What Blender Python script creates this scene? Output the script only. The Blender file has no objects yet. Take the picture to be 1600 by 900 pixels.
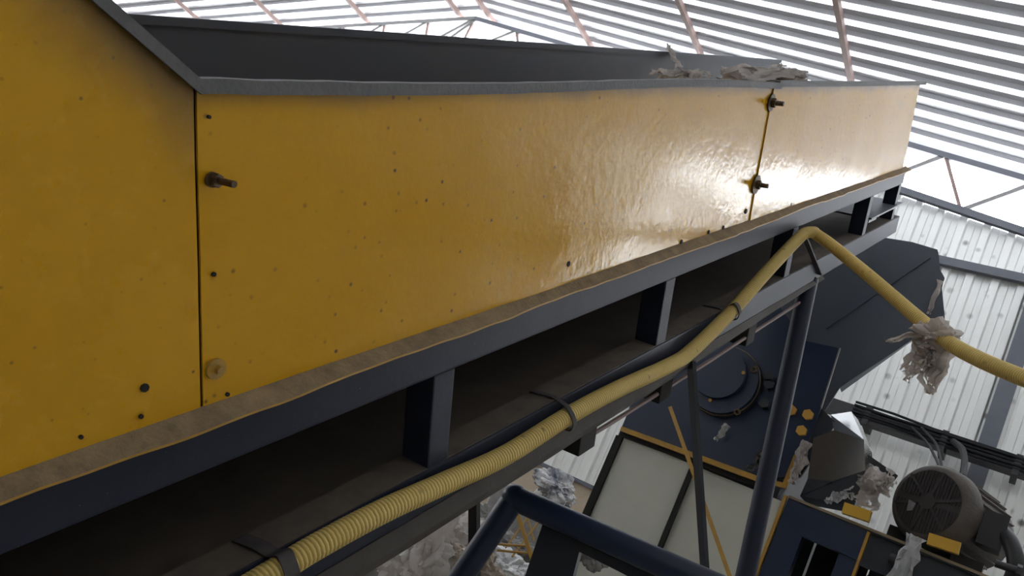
import bpy, bmesh, math, random
from mathutils import Vector, Matrix, noise
random.seed(7)
S = bpy.context.scene
COL = S.collection

# ------------------------------------------------------------------ camera, sky, exposure
CAM_H = 1.70
F_PX = 1292.0
MR = ((0.79334547, 0.25669257, -0.55200715),          # rows: world x, y, z in camera (right, down, forward)
      (0.43834944, 0.38834012, 0.8105811),
      (0.42243667, -0.88504287, 0.19556683))
cd = bpy.data.cameras.new('camera')
cam = bpy.data.objects.new('camera', cd)
COL.objects.link(cam)
cam.matrix_world = Matrix(((MR[0][0], -MR[0][1], -MR[0][2], 0.0),
                           (MR[1][0], -MR[1][1], -MR[1][2], 0.0),
                           (MR[2][0], -MR[2][1], -MR[2][2], CAM_H),
                           (0, 0, 0, 1)))
cd.sensor_width = 36.0
cd.lens = 36.0 * F_PX / 1600.0
cd.clip_start = 0.05
cd.clip_end = 300
S.camera = cam

w = bpy.data.worlds.new('overcast_sky')
S.world = w
w.use_nodes = True
bg = w.node_tree.nodes['Background']
bg.inputs['Color'].default_value = (0.93, 0.96, 1.0, 1)
bg.inputs['Strength'].default_value = 12.0

S.view_settings.view_transform = 'Standard'
S.view_settings.look = 'None'
S.view_settings.gamma = 1.0
S.view_settings.exposure = 0.0

# ------------------------------------------------------------------ helpers
def V(*a): return Vector(a)

def at(u, v, y):
    """photo pixel -> point on the plane at distance y along the hall (world)."""
    a, b, c = u - 800.0, v - 450.0, F_PX
    d = [r[0]*a + r[1]*b + r[2]*c for r in MR]
    k = y / d[1]
    return Vector((d[0]*k, y, d[2]*k + CAM_H))

def obj(name, bm, mats, parent=None, smooth=False, kind=None):
    me = bpy.data.meshes.new(name)
    bmesh.ops.recalc_face_normals(bm, faces=bm.faces[:])
    bm.to_mesh(me); bm.free()
    if not isinstance(mats, (list, tuple)): mats = [mats]
    for m in mats: me.materials.append(m)
    if smooth:
        for p in me.polygons: p.use_smooth = True
    if any(p.use_smooth for p in me.polygons): me.set_sharp_from_angle(angle=math.radians(42))
    o = bpy.data.objects.new(name, me)
    COL.objects.link(o)
    if parent: o.parent = parent
    if kind: o['kind'] = kind
    return o

def tag(o, label, cat, group=None):
    o['label'] = label; o['category'] = cat
    if group: o['group'] = group
    return o

def thing(name, label, cat, loc=(0, 0, 0), rot=None, group=None):
    o = bpy.data.objects.new(name, None)
    COL.objects.link(o)
    o.empty_display_size = 0.1
    if rot is not None: o.matrix_world = Matrix.Translation(loc) @ rot.to_4x4()
    else: o.location = loc
    tag(o, label, cat, group)
    return o

def shift(bm, loc):
    bmesh.ops.translate(bm, verts=bm.verts[:], vec=-Vector(loc))
    return bm

def box(bm, lo, hi, mi=0, M=None):
    x0, y0, z0 = lo; x1, y1, z1 = hi
    vs = [bm.verts.new(p) for p in ((x0,y0,z0),(x1,y0,z0),(x1,y1,z0),(x0,y1,z0),(x0,y0,z1),(x1,y0,z1),(x1,y1,z1),(x0,y1,z1))]
    if M is not None:
        for q in vs: q.co = M @ q.co
    fs = [bm.faces.new([vs[i] for i in f]) for f in ((0,3,2,1),(4,5,6,7),(0,1,5,4),(1,2,6,5),(2,3,7,6),(3,0,4,7))]
    for f in fs: f.material_index = mi
    return vs

def bevel(bm, r, seg=2):
    bmesh.ops.bevel(bm, geom=bm.edges[:], offset=r, segments=seg, affect='EDGES', profile=0.6)
    return bm

def bar(bm, p0, p1, wd, ht, up=(0, 0, 1), mi=0):
    """rectangular bar p0-p1; ht along up, wd across."""
    p0, p1 = Vector(p0), Vector(p1)
    t = (p1 - p0).normalized(); u = Vector(up); u = (u - t*u.dot(t)).normalized(); s = t.cross(u)
    vs = []
    for p in (p0, p1):
        for a, b in ((-1,-1),(1,-1),(1,1),(-1,1)):
            vs.append(bm.verts.new(p + s*a*wd/2 + u*b*ht/2))
    for f in ((0,1,2,3),(7,6,5,4),(0,4,5,1),(1,5,6,2),(2,6,7,3),(3,7,4,0)):
        bm.faces.new([vs[i] for i in f]).material_index = mi

def tube(bm, pts, rad, n=10, mi=0, cap=True):
    pts = [Vector(p) for p in pts]
    rads = rad if isinstance(rad, (list, tuple)) else [rad]*len(pts)
    rings = []; nrm = None
    for i, p in enumerate(pts):
        t = (pts[min(i+1, len(pts)-1)] - pts[max(i-1, 0)]).normalized()
        if nrm is None:
            a = Vector((0,0,1)) if abs(t.z) < 0.9 else Vector((1,0,0))
            nrm = (a - t*a.dot(t)).normalized()
        else:
            nrm = (nrm - t*nrm.dot(t)).normalized()
        b = t.cross(nrm)
        rings.append([bm.verts.new(p + (nrm*math.cos(k*2*math.pi/n) + b*math.sin(k*2*math.pi/n))*rads[i]) for k in range(n)])
    for r0, r1 in zip(rings, rings[1:]):
        for k in range(n):
            f = bm.faces.new((r0[k], r0[(k+1) % n], r1[(k+1) % n], r1[k])); f.smooth = True; f.material_index = mi
    if cap:
        bm.faces.new(rings[0][::-1]).material_index = mi
        bm.faces.new(rings[-1]).material_index = mi

def spline(pts, per=8):
    pts = [Vector(p) for p in pts]; out = []
    P = [pts[0]*2 - pts[1]] + pts + [pts[-1]*2 - pts[-2]]
    for i in range(1, len(P)-2):
        a, b, c, d = P[i-1], P[i], P[i+1], P[i+2]
        for k in range(per):
            t = k/per
            out.append(0.5*((2*b) + (c-a)*t + (2*a-5*b+4*c-d)*t*t + (3*b-a-3*c+d)*t**3))
    out.append(pts[-1])
    return out

def resample(pts, step):
    out = [pts[0].copy()]; acc = 0.0
    for a, b in zip(pts, pts[1:]):
        L = (b-a).length
        if L < 1e-9: continue
        d = step - acc
        while d <= L:
            out.append(a + (b-a)*(d/L)); d += step
        acc = (acc + L) % step
    return out

def prism(bm, poly, vec, mi=0):
    """extrude a planar polygon (list of points) by vec."""
    vec = Vector(vec)
    a = [bm.verts.new(Vector(p)) for p in poly]; b = [bm.verts.new(Vector(p)+vec) for p in poly]
    bm.faces.new(a).material_index = mi; bm.faces.new(b[::-1]).material_index = mi
    for i in range(len(a)):
        j = (i+1) % len(a)
        bm.faces.new((a[i], b[i], b[j], a[j])).material_index = mi

def cyl(bm, p0, p1, r, n=12, mi=0, r1=None):
    tube(bm, [p0, p1], [r, r if r1 is None else r1], n, mi)

# ------------------------------------------------------------------ materials
def mat(name, col, rough=0.5, metal=0.0, col2=None, scale=8.0, amt=1.0, bump=0.0, bscale=60.0, spots=None, spot_scale=30.0, spot_at=0.12, coat=0.0, detail=6.0, rvar=0.0, spec=0.5):
    m = bpy.data.materials.new(name); m.use_nodes = True
    nt = m.node_tree; N = nt.nodes; L = nt.links
    b = N['Principled BSDF']
    b.inputs['Base Color'].default_value = (*col, 1)
    b.inputs['Roughness'].default_value = rough
    b.inputs['Metallic'].default_value = metal
    b.inputs['Specular IOR Level'].default_value = spec
    if coat: b.inputs['Coat Weight'].default_value = coat; b.inputs['Coat Roughness'].default_value = 0.12
    tc = N.new('ShaderNodeTexCoord')
    last = None
    if col2 is not None:
        n = N.new('ShaderNodeTexNoise'); n.inputs['Scale'].default_value = scale; n.inputs['Detail'].default_value = detail; n.inputs['Roughness'].default_value = 0.65
        L.new(tc.outputs['Object'], n.inputs['Vector'])
        r = N.new('ShaderNodeValToRGB'); r.color_ramp.elements[0].position = 0.5-0.22/max(amt, .01)*1.0; r.color_ramp.elements[1].position = 0.5+0.22/max(amt, .01)
        r.color_ramp.elements[0].color = (*col, 1); r.color_ramp.elements[1].color = (*col2, 1)
        L.new(n.outputs['Fac'], r.inputs['Fac']); last = r.outputs['Color']
        if rvar:
            mr = N.new('ShaderNodeMapRange'); mr.inputs['From Min'].default_value = .3; mr.inputs['From Max'].default_value = .7
            mr.inputs['To Min'].default_value = rough; mr.inputs['To Max'].default_value = min(1, rough+rvar)
            L.new(n.outputs['Fac'], mr.inputs['Value']); L.new(mr.outputs['Result'], b.inputs['Roughness'])
    if spots is not None:
        v = N.new('ShaderNodeTexVoronoi'); v.inputs['Scale'].default_value = spot_scale
        L.new(tc.outputs['Object'], v.inputs['Vector'])
        n2 = N.new('ShaderNodeTexNoise'); n2.inputs['Scale'].default_value = spot_scale*0.35; n2.inputs['Detail'].default_value = 3
        L.new(tc.outputs['Object'], n2.inputs['Vector'])
        mu = N.new('ShaderNodeMath'); mu.operation = 'MULTIPLY'
        mr2 = N.new('ShaderNodeMapRange'); mr2.inputs['From Min'].default_value = .46; mr2.inputs['From Max'].default_value = .62
        L.new(n2.outputs['Fac'], mr2.inputs['Value'])
        lt = N.new('ShaderNodeMapRange'); lt.inputs['From Min'].default_value = spot_at; lt.inputs['From Max'].default_value = spot_at*.4
        L.new(v.outputs['Distance'], lt.inputs['Value'])
        L.new(lt.outputs['Result'], mu.inputs[0]); L.new(mr2.outputs['Result'], mu.inputs[1])
        mx = N.new('ShaderNodeMix'); mx.data_type = 'RGBA'
        L.new(mu.outputs['Value'], mx.inputs['Factor'])
        if last: L.new(last, mx.inputs['A'])
        else: mx.inputs['A'].default_value = (*col, 1)
        mx.inputs['B'].default_value = (*spots, 1)
        last = mx.outputs['Result']
    if last: L.new(last, b.inputs['Base Color'])
    if bump:
        nb = N.new('ShaderNodeTexNoise'); nb.inputs['Scale'].default_value = bscale; nb.inputs['Detail'].default_value = 5
        L.new(tc.outputs['Object'], nb.inputs['Vector'])
        bu = N.new('ShaderNodeBump'); bu.inputs['Strength'].default_value = bump; bu.inputs['Distance'].default_value = 0.01
        L.new(nb.outputs['Fac'], bu.inputs['Height']); L.new(bu.outputs['Normal'], b.inputs['Normal'])
    return m

M_YEL = mat('yellow_paint', (0.66, 0.335, 0.008), 0.11, 0, (0.70, 0.375, 0.016), 5.0, 1.0, bump=0.105, bscale=36, spots=(0.12, 0.07, 0.03), spot_scale=34, spot_at=0.17, rvar=.12, spec=.27)
def rim_band(m, pt, nrm, reach, strength):
    """soft grey-brown band mixed into the yellow base colour along the rim line."""
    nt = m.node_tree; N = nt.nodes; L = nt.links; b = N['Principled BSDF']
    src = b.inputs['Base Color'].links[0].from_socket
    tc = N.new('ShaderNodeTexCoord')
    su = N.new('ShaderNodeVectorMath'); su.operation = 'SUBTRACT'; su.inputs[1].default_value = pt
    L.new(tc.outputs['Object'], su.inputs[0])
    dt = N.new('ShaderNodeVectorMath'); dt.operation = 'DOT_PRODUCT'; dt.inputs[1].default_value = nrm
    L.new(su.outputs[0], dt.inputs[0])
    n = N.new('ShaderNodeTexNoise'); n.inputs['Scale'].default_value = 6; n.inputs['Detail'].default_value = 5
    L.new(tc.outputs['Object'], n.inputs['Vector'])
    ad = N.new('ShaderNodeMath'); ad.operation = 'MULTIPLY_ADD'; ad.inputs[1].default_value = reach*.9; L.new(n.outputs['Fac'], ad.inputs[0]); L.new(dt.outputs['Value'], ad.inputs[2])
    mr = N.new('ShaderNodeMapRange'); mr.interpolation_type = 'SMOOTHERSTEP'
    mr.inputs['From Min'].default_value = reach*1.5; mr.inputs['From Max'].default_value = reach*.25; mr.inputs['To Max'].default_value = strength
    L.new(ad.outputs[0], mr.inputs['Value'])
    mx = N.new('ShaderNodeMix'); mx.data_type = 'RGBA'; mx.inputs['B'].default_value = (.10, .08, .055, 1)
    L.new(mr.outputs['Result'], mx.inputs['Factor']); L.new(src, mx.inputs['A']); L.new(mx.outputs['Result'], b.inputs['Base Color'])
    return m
YARGS = dict(spec=.27, col2=(0.70, 0.375, 0.016), scale=5.0, amt=1.0, bump=0.10, bscale=26, spots=(0.12, 0.07, 0.03), spot_scale=42, spot_at=0.13, rvar=.10)
M_YELH = mat('yellow_hopper_paint', (0.66, 0.335, 0.008), 0.22, 0, **YARGS)
M_YEL2 = mat('yellow_trim_paint', (0.55, 0.30, 0.03), 0.5, 0, (0.36, 0.2, 0.05), 14, 1.0)
M_DUST = mat('dusty_ledge', (0.33, 0.24, 0.13), 0.9, 0, (0.20, 0.145, 0.085), 26, 1.3, bump=0.5, bscale=120)
M_BLUE = mat('dark_blue_grey_paint', (0.018, 0.023, 0.042), 0.5, 0, (0.028, 0.032, 0.048), 7, 0.8, spec=.22, spots=(.3, .3, .3), spot_scale=55, spot_at=.06, bump=.06, bscale=70)
M_DUSTBLUE = mat('dusty_beam_top', (0.14, 0.112, 0.085), 0.9, 0, (0.09, 0.074, 0.06), 20, 1.2)
M_RIM = mat('grey_rim_paint', (0.11, 0.11, 0.112), 0.6, 0, (0.15, 0.145, 0.14), 18, 1.0, bump=.2, bscale=90)
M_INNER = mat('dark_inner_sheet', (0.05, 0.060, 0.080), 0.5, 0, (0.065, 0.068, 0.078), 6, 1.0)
M_DARK = mat('dirty_dark_sheet', (0.12, 0.095, 0.072), 0.85, 0, (0.08, 0.066, 0.052), 9, 1.1)
M_SKIRT = mat('dusty_grey_skirt', (0.085, 0.072, 0.060), 0.75, 0, (0.055, 0.048, 0.042), 8, 1.0, bump=.2, bscale=30)
M_BELT = mat('black_rubber', (0.02, 0.02, 0.02), 0.7)
M_STEEL = mat('rusty_bolt_steel', (0.16, 0.11, 0.06), 0.55, 0.5, (0.06, 0.035, 0.02), 60, 1.2)
M_BLACK = mat('black_grime_and_shade', (0.012, 0.010, 0.008), 0.8)
M_CONDUIT = mat('yellow_conduit_plastic', (0.84, 0.64, 0.22), 0.42, 0, (0.72, 0.53, 0.16), 9, 1.0, spots=(.08, .06, .03), spot_scale=24, spot_at=.22)
M_CONDG = mat('conduit_groove_shade', (0.64, 0.47, 0.14), 0.6)  # darker colour for the grooves, painted shade so the rings stand out
M_STRAP = mat('dark_rubber_strap', (0.035, 0.031, 0.030), 0.7, 0, (0.07, 0.06, 0.055), 40, 1.0)
M_MACH = mat('machine_blue_paint', (0.010, 0.022, 0.058), 0.38, 0, (0.018, 0.028, 0.056), 4, 1.0, spots=(.2, .2, .22), spot_scale=40, spot_at=.06)
M_MACHD = mat('dark_machine_paint', (0.018, 0.024, 0.036), 0.5, 0, (0.032, 0.034, 0.038), 9, 1.0)
M_CHUTE = mat('dark_slate_sheet', (0.070, 0.085, 0.110), 0.5, 0, (0.085, 0.092, 0.105), 2.5, 1.0)
M_PANEL = mat('off_white_panel', (0.62, 0.61, 0.51), 0.5, 0, (0.52, 0.51, 0.43), 2.2, 0.8, spots=(.1, .09, .08), spot_scale=14, spot_at=.04)
M_GALV = mat('galvanised_steel', (0.24, 0.235, 0.23), 0.5, 0.0, (0.18, 0.175, 0.17), 12, 1.0)
M_RUSTP = mat('rust_primer_steel', (0.27, 0.175, 0.15), 0.6, 0, (0.19, 0.135, 0.12), 6, 1.0)
M_GIRT = mat('slate_girt_paint', (0.085, 0.092, 0.115), 0.5, 0, (0.11, 0.115, 0.13), 6, 1.0)
M_WALL = mat('white_wall_sheet', (0.74, 0.74, 0.71), 0.36, 0.35, (0.66, 0.655, 0.62), 1.6, 0.8, spots=(.16, .15, .14), spot_scale=5.0, spot_at=.25)
M_PLASTER = mat('stained_plaster', (0.50, 0.42, 0.32), 0.9, 0, (0.40, 0.30, 0.20), 1.8, 1.0, bump=.2, bscale=20)
M_WRAG = mat('white_cloth', (.78, .78, .77), .8)
M_FLOOR = mat('concrete_floor', (0.30, 0.275, 0.24), 0.85, 0, (0.20, 0.18, 0.155), 0.9, 1.0, bump=.2, bscale=8)
M_RIB = mat('roof_rib_metal', (0.62, 0.62, 0.65), 0.45, 0.1, (0.54, 0.54, 0.57), 1.2, 1.0)
M_SHINY = mat('polished_steel', (0.72, 0.72, 0.71), 0.16, 1.0, bump=.03, bscale=8)
M_MOTOR = mat('dusty_motor_casting', (0.115, 0.095, 0.078), 0.7, 0, (0.07, 0.06, 0.052), 16, 1.0, bump=.3, bscale=70)
M_MOTORD = mat('dark_motor_grille', (0.035, 0.030, 0.027), 0.7)
M_BLKP = mat('black_plastic', (0.018, 0.018, 0.019), 0.5)
M_CABLE = mat('black_cable', (0.014, 0.014, 0.015), 0.7, 0, (0.028, 0.028, 0.03), 20, 1, spec=.1)

def translucent(name, col, rough=.35, mix=.65, glossy=.08):
    m = bpy.data.materials.new(name); m.use_nodes = True
    nt = m.node_tree; N = nt.nodes; L = nt.links
    out = N['Material Output']; N.remove(N['Principled BSDF'])
    t = N.new('ShaderNodeBsdfTranslucent'); d = N.new('ShaderNodeBsdfDiffuse'); g = N.new('ShaderNodeBsdfGlossy')
    tc = N.new('ShaderNodeTexCoord'); n = N.new('ShaderNodeTexNoise'); n.inputs['Scale'].default_value = 7
    L.new(tc.outputs['Object'], n.inputs['Vector'])
    r = N.new('ShaderNodeValToRGB')
    r.color_ramp.elements[0].color = (*[c*.85 for c in col], 1); r.color_ramp.elements[1].color = (*col, 1)
    L.new(n.outputs['Fac'], r.inputs['Fac'])
    for q in (t, d): L.new(r.outputs['Color'], q.inputs['Color'])
    g.inputs['Roughness'].default_value = rough
    a = N.new('ShaderNodeMixShader'); a.inputs[0].default_value = mix
    L.new(d.outputs[0], a.inputs[1]); L.new(t.outputs[0], a.inputs[2])
    b = N.new('ShaderNodeMixShader'); b.inputs[0].default_value = glossy
    L.new(a.outputs[0], b.inputs[1]); L.new(g.outputs[0], b.inputs[2])
    L.new(b.outputs[0], out.inputs['Surface'])
    return m

M_SKYL = translucent('translucent_roof_sheet', (0.36, 0.37, 0.385), mix=.72, glossy=.05)
M_FILM = translucent('cloudy_plastic_film', (0.86, 0.80, 0.75), rough=.3, mix=.45, glossy=.10)
M_FILMW = translucent('white_plastic_film', (0.88, 0.88, 0.87), rough=.25, mix=.12, glossy=.12)
M_FILMB = mat('beige_plastic_film', (0.50, 0.42, 0.33), 0.4, 0, (0.40, 0.33, 0.26), 8, 1)
M_FILMG = mat('grey_dirty_film', (0.16, 0.15, 0.14), 0.5, 0, (0.3, 0.29, 0.27), 8, 1)
M_FILMC = mat('blue_white_film', (0.08, 0.09, 0.12), 0.4, 0, (0.75, 0.72, 0.68), 6, 1.4)

# ------------------------------------------------------------------ setting
D = 10.0                              # end wall distance
RX = -10.05; RZ = 7.14 + CAM_H; SL = 0.157
XR, XL = 3.0, -28.0
YF = -8.0
def roof_z(x): return RZ - SL*abs(x - RX)

bm = bmesh.new(); box(bm, (XL-.2, YF-.2, -0.2), (XR+.2, D+1.5, 0.0)); obj('floor', bm, M_FLOOR, kind='structure')

wall_end = bpy.data.objects.new('wall_end', None); COL.objects.link(wall_end); wall_end['kind'] = 'structure'
PL = CAM_H + 0.24                     # plinth top
bm = bmesh.new(); box(bm, (XL, D+.03, 0), (XR, D+.25, PL)); obj('plaster_plinth', bm, M_PLASTER, wall_end)
bm = bmesh.new(); box(bm, (XL, D-.03, PL-.02), (XR, D+.03, PL+.03)); obj('sheet_foot_rail', bm, M_GIRT, wall_end)
def bot_chord(x):
    a = abs(x - RX)
    return CAM_H + 6.46 - 0.170*a
PITCH = 0.264
def wall_sheet(x0, k):
    bm = bmesh.new(); prof = []
    for i in range(k):
        b = x0 + i*PITCH
        prof += [(b, 0), (b+.050, 0), (b+.056, -.006), (b+.062, 0), (b+.128, 0), (b+.142, -.038), (b+.150, -.040), (b+.158, -.038), (b+.206, -.038), (b+.214, -.040), (b+.222, -.038), (b+.240, 0)]
    prof.append((x0+k*PITCH, 0))
    lo = [bm.verts.new((x, D+.06+y, PL+.01)) for x, y in prof]
    hi = [bm.verts.new((x, D+.06+y, bot_chord(x)-.02)) for x, y in prof]
    for i in range(len(prof)-1): bm.faces.new((lo[i], lo[i+1], hi[i+1], hi[i]))
    obj('wall_sheet', bm, M_WALL, wall_end)
x = -24.0
while x < 1.9:
    wall_sheet(x, 4); x += 4*PITCH
for nm, lo, hi in (('wall_right', (XR, YF, 0), (XR+.2, D+.3, 6.6)), ('wall_left', (XL-.2, YF, 0), (XL, D+.3, 5.2)),):
    bm = bmesh.new(); box(bm, lo, hi); obj(nm, bm, M_WALL, kind='structure')
bm = bmesh.new(); prism(bm, [(XL, YF, 0), (XR, YF, 0), (XR, YF, 6.6), (RX, YF, 8.5), (XL, YF, 5.8)], (0, -.2, 0)); obj('wall_front', bm, M_WALL, kind='structure')

# roof: corrugated sheets, clear pans between dark ribs
ceiling = bpy.data.objects.new('ceiling', None); COL.objects.link(ceiling); ceiling['kind'] = 'structure'
RP = 0.286; NPS = 4
def roof_sheet_mesh(xa, xb, name, pan):
    bm = bmesh.new(); prof = []; mi = []
    for i in range(NPS):
        b = i*RP
        for y, z, m_ in ((0, .03, 1), (.022, .05, 1), (.113, .05, 1), (.137, 0.0, 0), (.150, 0, 0), (.156, -.006, 0), (.162, 0, 0)):
            prof.append((b+y, z)); mi.append(m_)
    prof.append((NPS*RP, .03)); 
    ra = [bm.verts.new((xa, y, roof_z(xa)+z)) for y, z in prof]
    rb = [bm.verts.new((xb, y, roof_z(xb)+z)) for y, z in prof]
    for i in range(len(prof)-1):
        bm.faces.new((ra[i], ra[i+1], rb[i+1], rb[i])).material_index = mi[i]
    me = bpy.data.meshes.new(name); bmesh.ops.recalc_face_normals(bm, faces=bm.faces[:]); bm.to_mesh(me); bm.free()
    me.materials.append(pan); me.materials.append(M_RIB)
    return me
mR, mL, mRo, mLo = [roof_sheet_mesh(RX, xe, 'roof_sheet', pan) for pan in (M_SKYL, M_RIB) for xe in (XR+.3, XL-.3)]
yy0 = 7.27 - .062
ys = [yy0 + RP*NPS*k for k in range(-14, 3)]
for me, solid in ((mR, mRo), (mL, mLo)):
    for y in ys:
        if y < 4.5 and ys.index(y) % 3: me_ = solid  # opaque sheets out of view, their share set to dim the near hall
        else: me_ = me
        o = bpy.data.objects.new('roof_sheet', me_); COL.objects.link(o); o.parent = ceiling; o.location = (0, y, 0)
ytop = ys[-1] + RP*NPS
for x in [-9.77, -10.48, -7.45, -5.18, -2.95, -.70, 1.55, 2.8, -12.70, -15.04, -17.30, -19.55, -21.8, -24.05, -26.3]:
    bm = bmesh.new(); z = roof_z(x) - .045
    box(bm, (x-.03, YF, z-.035), (x+.03, D+.2, z+.04))
    obj('purlin', bm, M_RUSTP, ceiling)

# gable truss
tr = thing('roof_truss', 'grey welded steel roof truss spanning the open gable above the white end wall', 'truss', (RX, D-.04, bot_chord(RX)))
o0 = tr.location
def tc_z(x): return CAM_H + 6.96 - 0.155*abs(x-RX)
TY = D-.04
for sgn, xe in ((1, XR), (-1, XL)):
    bm = bmesh.new(); bar(bm, (RX, TY, tc_z(RX)), (xe, TY, tc_z(xe)), .07, .075); obj('top_chord', shift(bm, o0), M_GIRT if sgn > 0 else M_GALV, tr)
    bm = bmesh.new(); bar(bm, (RX, TY, bot_chord(RX)), (xe, TY, bot_chord(xe)), .07, .085); obj('bottom_chord', shift(bm, o0), M_GIRT, tr)
def strut(xa, za, xb, zb, t):
    bm = bmesh.new(); bar(bm, (xa, TY, za), (xb, TY, zb), t, t, (0, 1, 0)); obj('web_strut', shift(bm, o0), M_RUSTP if t < .045 else M_GALV, tr)
k = 0; x = RX
tops = [RX + 1.04*i for i in range(17)] 
for i, xt in enumerate(tops):
    if i == 0: continue
    xt = RX + 1.031*i
    if xt > XR-.5: break
    strut(xt, tc_z(xt), xt+.37, bot_chord(xt+.37), .038)
    strut(xt, tc_z(xt), xt-.66, bot_chord(xt-.66), .05)
for i in range(1, 17):
    xt = RX - 1.05*i
    if xt < XL+1.5: break
    strut(xt, tc_z(xt), xt+.2, bot_chord(xt+.2), .038)
    strut(xt, tc_z(xt), xt-.75, bot_chord(xt-.75), .05)
strut(RX, tc_z(RX), RX, bot_chord(RX), .038)
strut(RX, tc_z(RX), RX-.75, bot_chord(RX-.75), .05); strut(RX+.05, tc_z(RX)-.02, RX-.42, bot_chord(RX-.42), .05)

# girt, column on the end wall
bm = bmesh.new(); box(bm, (XL+.5, D-.06, CAM_H+4.27), (XR-.05, D+.02, CAM_H+4.37))
tag(obj('wall_girt', bm, M_GIRT), 'dark slate horizontal girt high on the white corrugated end wall', 'girt')
bm = bmesh.new(); zc = CAM_H+4.26
box(bm, (-.50, D-.10, 0), (-.33, D-.085, zc)); box(bm, (-.50, D-.015, 0), (-.33, D+.02, zc)); box(bm, (-.425, D-.085, 0), (-.405, D-.015, zc))
tag(obj('steel_column', bm, M_GIRT), 'dark grey steel column standing against the white corrugated end wall', 'column')

# ------------------------------------------------------------------ conveyor
AX = Vector((-0.00683955, 0.81874464, 0.57411709))      # along, rising away
AN = Vector((0.00479584, -0.57409706, 0.81877321))      # square to the deck
AW = -Vector((0.99996511, 0.00835341, 0.0))             # across, away from the camera
ROT = Matrix((AX, AW, AN)).transposed()
CAMP = Vector((0, 0, CAM_H))
S0, W0, T0 = -1.3, 0.40, -1.05
def cw(s, w_, t): return CAMP + AX*s + AW*(1+w_) + AN*t           # conveyor coords -> world
def cl(s, w_, t): return Vector((s-S0, w_-W0, t-T0))               # conveyor coords -> its own frame
conv = thing('inclined_conveyor', 'long inclined belt conveyor with yellow painted sides on a dark blue steel frame', 'conveyor', cw(S0, W0, T0), ROT)

def cbox(name, s0, s1, w0, w1, t0, t1, m, bev=.0, parent=None):
    bm = bmesh.new(); box(bm, cl(s0, w0, t0), cl(s1, w1, t1))
    if bev: bevel(bm, bev, 2)
    return obj(name, bm, m, parent or conv)

def warp(s, t): return .0035*noise.noise(Vector((s*1.7, t*3.1, 4.2))) + .0015*noise.noise(Vector((s*6, t*7, 1.2)))
def panel(name, poly_top, poly_bot, w0=0.0, th=.004, nt=8, ds=.06, m=M_YEL):
    """sheet between two (s,t) end lines: top edge function and bottom edge function of s."""
    (sa, ta), (sb, tb) = poly_top; (sc, tcn), (sd, td) = poly_bot
    n = max(2, int((sb-sa)/ds)); bm = bmesh.new(); g = []
    for i in range(n+1):
        a = i/n; row = []
        for j in range(nt+1):
            b = j/nt
            s = (sa+(sb-sa)*a)*(1-b) + (sc+(sd-sc)*a)*b
            t = (ta+(tb-ta)*a)*(1-b) + (tcn+(td-tcn)*a)*b
            row.append(bm.verts.new(cl(s, w0+warp(s, t), t)))
        g.append(row)
    for i in range(n):
        for j in range(nt):
            bm.faces.new((g[i][j], g[i+1][j], g[i+1][j+1], g[i][j+1])).smooth = True
    bmesh.ops.recalc_face_normals(bm, faces=bm.faces[:])
    bmesh.ops.solidify(bm, geom=bm.faces[:], thickness=th)
    return obj(name, bm, m, conv)

TB = -.602
# hopper side: rim climbs towards the low end
RN = Vector((-.617, 0, -.787))                                    # from the hopper rim down into the panel
rim_band(M_YELH, cl(.655, 0, -.117), RN, .125, .85)  # grey-brown band in the panel colour, strongest at the rim
rim_band(M_YEL, cl(.655, 0, -.117), (0, 0, -1), .055, .75)
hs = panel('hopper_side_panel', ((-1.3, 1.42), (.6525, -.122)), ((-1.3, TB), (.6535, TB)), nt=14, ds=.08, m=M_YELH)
hs['label'] = 'yellow hopper side panel with a sloping top edge'
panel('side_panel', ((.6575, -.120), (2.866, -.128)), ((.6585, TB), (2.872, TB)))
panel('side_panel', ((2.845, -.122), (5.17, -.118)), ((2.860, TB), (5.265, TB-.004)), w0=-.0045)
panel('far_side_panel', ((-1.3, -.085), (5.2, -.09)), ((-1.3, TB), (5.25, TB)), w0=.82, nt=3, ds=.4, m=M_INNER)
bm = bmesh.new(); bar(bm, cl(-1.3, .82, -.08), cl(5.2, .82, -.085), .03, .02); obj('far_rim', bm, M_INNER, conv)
# rims
def rim(pts, name='rim_bar'):
    bm = bmesh.new()
    pr = []
    n = 0
    rows = []
    for (s, t) in pts:
        rows.append([bm.verts.new(cl(s, w_, t+dt)) for w_, dt in ((.008, .003), (-.013, .003), (-.013, -.017), (-.009, -.017), (-.009, -.003), (.008, -.003))])
    for a, b in zip(rows, rows[1:]):
        for k in range(6):
            bm.faces.new((a[k], a[(k+1) % 6], b[(k+1) % 6], b[k]))
    bm.faces.new(rows[0]); bm.faces.new(rows[-1][::-1])
    return obj(name, bm, M_RIM, conv)
rim([(-1.3, 1.424), (.20, .237), (.40, .080), (.655, -.117)])
rim([(.655 + .02*i, -.117 - .006*math.sin(i*.06) + .0015*noise.noise(Vector((i*.3, 0, 0)))) for i in range(0, 113)])
rim([(2.87, -.112), (3.4, -.113), (4.2, -.111), (5.29, -.107)])
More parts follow.
